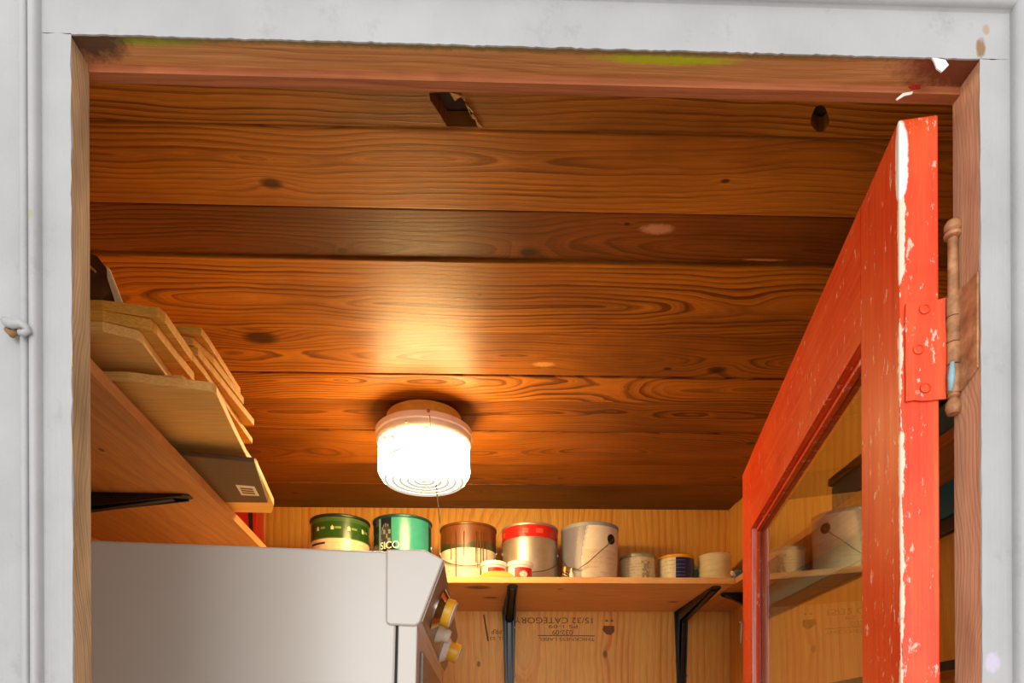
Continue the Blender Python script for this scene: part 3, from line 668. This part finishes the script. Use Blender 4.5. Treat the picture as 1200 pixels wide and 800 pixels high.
# the sheet stands on the stack and leans left towards the wall
def SP(px, py): return Uy(px, py, .87)
obj('sheet_panel', PR([SP(60, 296), SP(104, 296), (SP(114, 300)), SP(126, 316), SP(143, 356), SP(146, 366), SP(60, 366)], (0, .004, 0)), M['smoke'], sp_)
obj('pale_edge', PR([SP(128, 316), SP(130, 317), SP(149, 366), SP(141, 366), SP(129, 330)], (0, -.006, 0)), M['cream'], sp_)
obj('pale_sliver', PR([SP(98, 306), SP(113, 318), SP(112, 320), SP(98, 309)], (0, -.004, 0)), M['gold1'], sp_)
# red object at the far left end of the back shelf
rp = Uy(293, 620, 1.95)
rb = thing('red_box', 'red box with a black stripe behind the stacked boards on the back shelf', 'box', (rp.x, 1.95, H + ZS1))
xa, xb = Uy(284, 620, 1.93).x, Uy(301, 620, 1.93).x
obj('box_body', BX((xa - .05, 1.93, H + ZS1 + .0005), (xb, 1.99, H + ZS1 + .235)), M['redpl'], rb, bevel=.002)
obj('stripe', PR([Uy(*p, 1.9295) for p in ((291, 600), (296, 600), (297, 640), (293, 640))], (0, -.001, 0)), M['black_pl'], rb)

# ---------------------------------------------------------------- cans
ZT = H + ZS1 + .0004
def cyl_label(r0, r1, z0, z1, th0, th1, colf, nth=72, nz=36, M4=None):
    # printed sleeve; colours are the print itself. theta 0 faces the viewer (-y), positive to the right
    me = bpy.data.meshes.new('label'); vs = []; fs = []; cols = []
    for k in range(nz + 1):
        for i in range(nth + 1):
            th = th0 + (th1 - th0) * i / nth; t = k / nz; r_ = r0 + (r1 - r0) * t
            vs.append((r_ * math.sin(th), -r_ * math.cos(th), z0 + (z1 - z0) * t))
    for k in range(nz):
        for i in range(nth):
            q = k * (nth + 1) + i; fs.append((q, q + 1, q + nth + 2, q + nth + 1)); cols.append(colf(th0 + (th1 - th0) * (i + .5) / nth, (k + .5) / nz))
    me.from_pydata(vs, [], fs)
    ca = me.color_attributes.new('Col', 'FLOAT_COLOR', 'CORNER')
    for p in me.polygons:
        c = cols[p.index]
        for li in p.loop_indices: ca.data[li].color = (c[0], c[1], c[2], 1)
    return me
def bail(r, zc_, th_ear, droop, dirn):        # wire from ear to ear hanging forward
    pts = []
    for k in range(25):
        t = k / 24; ph = -th_ear + 2 * th_ear * t
        R = r + .001 + .004 * math.sin(PI * t)
        pts.append((R * math.sin(ph), -R * math.cos(ph), zc_ - droop * math.sin(PI * t) + dirn * (t - .5) * .0))
    return pts
def can(name, label, px, y, r, h, cat='paint can', group=None, metal=None, rot=0, lidmat=None):
    p = Uy(px, 660, y); o = thing(name, label, cat, (p.x, y, ZT), group=group)
    mt = metal or M['tin']
    obj('body', LT([(r * .97, 0), (r * 1.0, .001), (r * 1.0, .004), (r * .965, .006), (r * .965, h - .009), (r * 1.0, h - .008), (r * 1.01, h - .005), (r * 1.0, h - .002), (r * .95, h - .002)], 64), mt, o, world=False, smooth=True)
    obj('lid', LT([(r * .93, h - .0018), (r * .93, h), (r * .88, h), (r * .86, h - .004), (r * .1, h - .004)], 64), lidmat or mt, o, world=False, smooth=True)
    return o
def ear(o, r, z, th, rad=.009, mat=None):
    d = Vector((math.sin(th), -math.cos(th), 0))
    e = obj('ear', LT([(rad, 0), (rad, .002), (rad * .6, .004), (rad * .3, .005)], 20, axisM(d * r + Vector((0, 0, z)), d)), mat or M['tin'], o, world=False, smooth=True); return e
def wraptext(o, body, size, r, th0, z0, mat, name='lettering', xs=1.0):
    me = text_mesh(body, size, xs, .0003)
    for v in me.vertices:
        th = th0 + v.co.x / r; v.co = Vector((r * math.sin(th), -r * math.cos(th), z0 + v.co.y))
    return obj(name, me, mat, o, world=False)
GR, GH = .083, .192
hsh = lambda a, b: (math.sin(a * 127.1 + b * 311.7) * 43758.5453) % 1
# 1 green-topped cream can
c = can('paint_can', 'cream and dark green paint can above the dryer, leftmost on the back shelf', 399, 1.94, GR, GH, lidmat=M['black_pl'], metal=plain('dark_can_rim', lin((50, 56, 50)), .35, .5))
def f1(th, t):
    if t > .66:
        if t > .94: return lin((70, 104, 54))
        if t < .69: return lin((96, 128, 50))
        for k in range(6):
            tc_ = -.6 + k * .55
            if ((th - tc_) / .06) ** 2 + ((t - .83) / .032) ** 2 < 1: return lin((226, 230, 190))
            if .1 < th - tc_ < .28 and abs(t - .83) < .02: return lin((130, 160, 90))
        return lin((44, 84, 30))
    if t > .62: return lin((236, 220, 190))
    if abs(t - .60) < .012 and -1.0 < th < -.3: return lin((60, 50, 40))
    if int(t * 60) % 3 == 0 and hsh(int(th * 9), int(t * 60)) > .4 and abs(th) < 1.1: return lin((222, 202, 168))
    return lin((234, 214, 180))
obj('label_sleeve', cyl_label(GR * .972, GR * .972, .007, GH - .010, -2.6, 2.6, f1, 150, 60), M['printgloss'], c, world=False, smooth='all')
ear(c, GR * .97, GH * .62, -1.62); ear(c, GR * .97, GH * .62, 1.62)
# 2 teal can
c = can('paint_can', 'teal and navy paint can with white lettering above the dryer', 472, 1.94, GR, GH, metal=plain('navy_can_rim', lin((30, 80, 84)), .35, .4), lidmat=M['black_pl'])
def f2(th, t):
    if th < -.78: return lin((26, 30, 46)) if th < -1.0 or t < .9 else lin((60, 80, 90))
    if th < -.70: return lin((120, 170, 176))
    if th < -.15 - (.12 if t > .5 else 0):
        if t > .5:
            u_ = (th + .48) / .2; v_ = (t - .72) / .2
            if u_ * u_ + v_ * v_ < 1: return lin((130, 134, 128)) if hsh(int(th * 22), int(t * 16)) > .6 else lin((60, 66, 70))
        return lin((24, 34, 48))
    if th < .0 - (.12 if t > .5 else 0): return lin((60, 150, 130)) if t > .62 else lin((24, 40, 54))
    if th > 1.2: return lin((20, 70, 74))
    return lin((56, 150, 146))
obj('label_sleeve', cyl_label(GR * .972, GR * .972, .007, GH - .010, -2.6, 2.6, f2, 180, 60), M['printgloss'], c, world=False, smooth='all')
wraptext(c, 'SICO', .027, GR * .98, -.34, .098, M['ivory'])
obj('underline', cyl_label(GR * .982, GR * .982, .090, .093, -.3, .03, lambda a_, b_: lin((230, 226, 216)), 8, 1), M['print'], c, world=False)
ear(c, GR * .97, GH * .62, 1.6)
# 3 brown dripped can
c = can('paint_can', 'cream paint can with brown paint dripping from its rim', 549, 2.0, GR, GH, metal=M['brownpaint'], lidmat=M['brownpaint'])
def f3(th, t):
    edge = .66 + .03 * math.sin(th * 3 + 1)
    if t > .90 or t > edge + .16 * abs(math.sin(th * .9 + .1)): return lin((116, 66, 28))
    if t > .64: return lin((60, 66, 34))
    if int(t * 60) % 4 == 0 and hsh(int(th * 12), int(t * 60)) > .5: return lin((224, 208, 180))
    return lin((238, 224, 196))
obj('label_sleeve', cyl_label(GR * .972, GR * .972, .007, GH - .010, -2.6, 2.6, f3, 120, 60), M['print'], c, world=False, smooth='all')
for th, lo, rr in ((-.42, .0, .0016), (-.62, .085, .0012), (-.12, .09, .0012), (.3, .075, .0014), (.47, .03, .0016), (.57, .035, .0016), (.36, .06, .001), (.72, .07, .001)):
    R = GR * .975
    obj('paint_drip', tube([(R * math.sin(th), -R * math.cos(th), z_) for z_ in (GH * .85, GH * .5, max(lo, .008) + .006, max(lo, .008))], [rr * 1.4, rr, rr * 1.2, rr * .5], 8), M['brownpaint'], c, world=False, smooth='all')
ear(c, GR * .97, GH * .62, -1.55); ear(c, GR * .97, GH * .62, 1.55)
obj('wire_handle', tube(bail(GR, GH * .62, 1.5, .055, 0), .0013, 8), M['wire'], c, world=False, smooth='all')
# 4 red lid
M['satin'] = plain('satin_tin', lin((196, 186, 168)), .36, .7, var=.08)
c = can('paint_can', 'bare tin paint can with a red band round its top', 621, 2.0, GR, GH, metal=M['satin'], lidmat=M['redpl'])
def f4(th, t):
    if abs(t - .5) < .2 and abs(th % .5 - .3) < .12 and hsh(int(th * 2), 3) > .5: return lin((220, 90, 70))
    return lin((206, 40, 32))
obj('red_band', cyl_label(GR * .985, GR * .985, GH - .042, GH - .008, -PI, PI, f4, 120, 10), M['printgloss'], c, world=False, smooth='all')
ear(c, GR * .97, GH * .62, -1.55); ear(c, GR * .97, GH * .6, 1.5)
obj('wire_handle', tube(bail(GR, GH * .56, 1.5, .06, 0), .0013, 8), M['wire'], c, world=False, smooth='all')
# 5 grey and white plastic pail
p = Uy(691, 660, 2.0)
c = thing('paint_pail', 'grey and cream plastic paint pail with a round black ear', 'paint pail', (p.x, 2.0, ZT))
M['pailbase'] = plain('grey_pail_plastic', lin((150, 152, 158)), .4)
obj('body', LT([(.076, 0), (.078, .003), (.0825, .18), (.084, .184), (.084, .192), (.080, .194)], 64), M['pailbase'], c, world=False, smooth=True)
def f5(th, t):
    b_ = -.45 + .35 * (t - .2) ** 2
    if th < b_: return lin((128, 128, 142)) if th < b_ - .25 else lin((150, 148, 156))
    if th < b_ + .06: return lin((206, 204, 204))
    if t < .62: return lin((228, 214, 184)) if int(t * 50) % 4 or hsh(int(th * 9), int(t * 50)) < .5 else lin((216, 202, 172))
    return lin((238, 228, 208))
obj('label_sleeve', cyl_label(.0788, .0832, .006, .183, -2.7, 2.7, f5, 150, 50), M['print'], c, world=False, smooth='all')
e5 = ear(c, .082, .147, .68, .0145, M['black_pl'])
pts = [(.092 * math.sin(t_), -.092 * math.cos(t_), z_) for t_, z_ in ((.68, .147), (.55, .136), (.4, .122), (.2, .107), (0, .09), (-.2, .074), (-.5, .058), (-.9, .07), (-1.3, .10), (-1.6, .135))]
obj('wire_handle', tube(pts, .0014, 8), M['wire'], c, world=False, smooth='all')
# small red-labelled tubs at the front
for (px, lab, sw) in ((578.5, 'small white tub with a red label, in front of the brown-dripped can', 0), (609.5, 'small white tub with a red label, in front of the red-banded can', .25)):
    y_ = 1.86
    p = Uy(px, 670, y_); c = thing('paint_tub', lab, 'tub', (p.x, y_, ZT), group='small red and white tubs')
    r = .0345
    obj('body', LT([(r * .92, 0), (r * .95, .002), (r * .95, .044), (r, .046)], 40), M['ivory'], c, world=False, smooth=True)
    obj('lid', LT([(r * 1.03, .0462), (r * 1.04, .054), (r * 1.0, .057), (r * .9, .0565)], 40), M['ivory'], c, world=False, smooth=True)
    def f6(th, t, s=sw):
        if (th - .2 - s * .2) ** 2 / .12 + (t - .45) ** 2 / .06 < 1: return lin((226, 206, 196)) if s else lin((214, 70, 54))
        return lin((196, 36, 28))
    obj('red_label', cyl_label(r * .957, r * .957, .006, .039, -.5, 1.2, f6, 60, 14), M['print'], c, world=False, smooth='all')
sh = Uy(578, 672, 1.80)
tag(obj('wood_shim', PR([Uy(*q, 1.80) for q in ((560, 676), (566, 671), (575, 668.5), (590, 668.5), (600, 672), (604, 676))], (0, .02, 0)), M['gold1'], bevel=.002), 'thin golden wood shim on the shelf edge before the small tubs', 'shim')
bpy.data.objects['wood_shim'].location.z += .0
# tubes between can 4 and the pail
p = Uy(663, 670, 1.88); c = thing('glue_tube', 'small dark striped tube with gold cap beside the grey pail', 'tube', (p.x, 1.88, ZT))
def f7(th, t): return lin((210, 180, 110)) if int(t * 14 + th * 2) % 3 == 0 else lin((36, 30, 30))
obj('body', cyl_label(.0095, .0095, 0, .04, -PI, PI, f7, 24, 30), M['print'], c, world=False, smooth='all')
obj('cap', LT([(.008, .04), (.0075, .052), (.004, .056)], 20), M['brass'], c, world=False, smooth=True)
p = Uy(670, 670, 1.87); c = thing('glue_tube', 'small pale tube next to the striped tube by the grey pail', 'tube', (p.x, 1.87, ZT))
obj('body', LT([(.0065, 0), (.0065, .032), (.004, .036)], 20), M['ivory'], c, world=False, smooth=True)
obj('cap', LT([(.0042, .036), (.004, .046), (.002, .048)], 16), M['tin'], c, world=False, smooth=True)
# quart cans
QR, QH = .0535, .125
c = can('quart_can', 'small cream can with a grey stripe, right of the grey pail', 747, 2.04, QR, QH, cat='paint can', group='quart cans', metal=plain('greenish_tin', lin((176, 178, 150)), .4, .5))
def f8(th, t):
    if -.0 < th < .55: return lin((170, 160, 136)) if hsh(int(th * 14), int(t * 16)) > .45 and .1 < t < .9 else lin((214, 206, 170))
    if th < -.95: return lin((120, 160, 140)) if t < .5 else lin((200, 200, 160))
    if int(t * 50) % 4 == 0 and hsh(int(th * 9), int(t * 50)) > .5: return lin((196, 190, 150))
    return lin((226, 216, 176))
obj('label_sleeve', cyl_label(QR * .972, QR * .972, .006, QH - .012, -2.7, 2.7, f8, 110, 50), M['print'], c, world=False, smooth='all')
c = can('quart_can', 'small blue and white can with a yellow lid rim', 792.5, 2.04, QR, QH, group='quart cans', metal=plain('yellow_rim_tin', lin((226, 170, 40)), .35), lidmat=M['redpl'])
def f9(th, t):
    if th < -.30: return lin((228, 220, 190)) if int(t * 40) % 4 or hsh(int(th * 9), int(t * 40)) < .5 else lin((196, 190, 160))
    if th > .95: return lin((50, 90, 90)) if int(t * 20) % 3 else lin((90, 140, 130))
    if t > .45 and th < .25 and int(t * 40) % 4 == 0: return lin((90, 100, 150))
    return lin((14, 30, 92))
obj('label_sleeve', cyl_label(QR * .975, QR * .975, .004, QH - .012, -2.7, 2.7, f9, 110, 44), M['print'], c, world=False, smooth='all')
p = Uy(789, 672, 1.965)
obj('price_tag', BX((p.x - .014 - c.location.x, -.066, .0), (p.x + .014 - c.location.x, -.064, .026)), M['cream'], c, world=False)
c = thing('ribbed_tub', 'ribbed cream plastic tub at the right end of the shelf', 'tub', tuple(Uy(838, 660, 2.02).xy) + (ZT,))
M['tubc'] = plain('ribbed_cream', lin((222, 212, 168)), .45, var=.05)
pf = [(.045, 0), (.047, .004)]
for k in range(6): pf += [(.047, .012 + k * .017), (.0482, .014 + k * .017), (.0482, .018 + k * .017), (.047, .020 + k * .017)]
pf += [(.0485, .112), (.049, .118), (.047, .121)]
obj('body', LT(pf, 56), M['tubc'], c, world=False, smooth=True)
obj('lid', LT([(.046, .1212), (.046, .1235), (.043, .124), (.02, .1235)], 48), M['cream'], c, world=False, smooth=True)
c = thing('green_jar', 'pale green jar behind the ribbed cream tub', 'jar', tuple(Uy(824, 660, 2.09).xy) + (ZT,))
obj('body', LT([(.03, 0), (.032, .003), (.032, .09), (.028, .1)], 40), plain('pale_green', lin((120, 158, 132)), .4), c, world=False, smooth=True)
obj('lid', LT([(.029, .1002), (.029, .112), (.026, .113)], 32), M['cream'], c, world=False, smooth=True)
p = Uz(865, 675, ZS1 + .017)
c = thing('squeeze_bottle', 'teal bottle with a white nozzle lying at the shelf corner by the door', 'bottle', (p.x, p.y, ZT + .017))
obj('body', LT([(.004, -.017), (.013, -.013), (.0165, -.004), (.0165, .05), (.012, .056)], 28, axisM((0, 0, 0), (.75, .6, 0))), M['teal'], c, world=False, smooth=True)
obj('nozzle', LT([(.0045, 0), (.0035, .008), (.006, .0085), (.0055, .014), (.002, .018)], 16, axisM((-.0128, -.0102, 0), (-.75, -.6, .35))), M['ivory'], c, world=False, smooth=True)
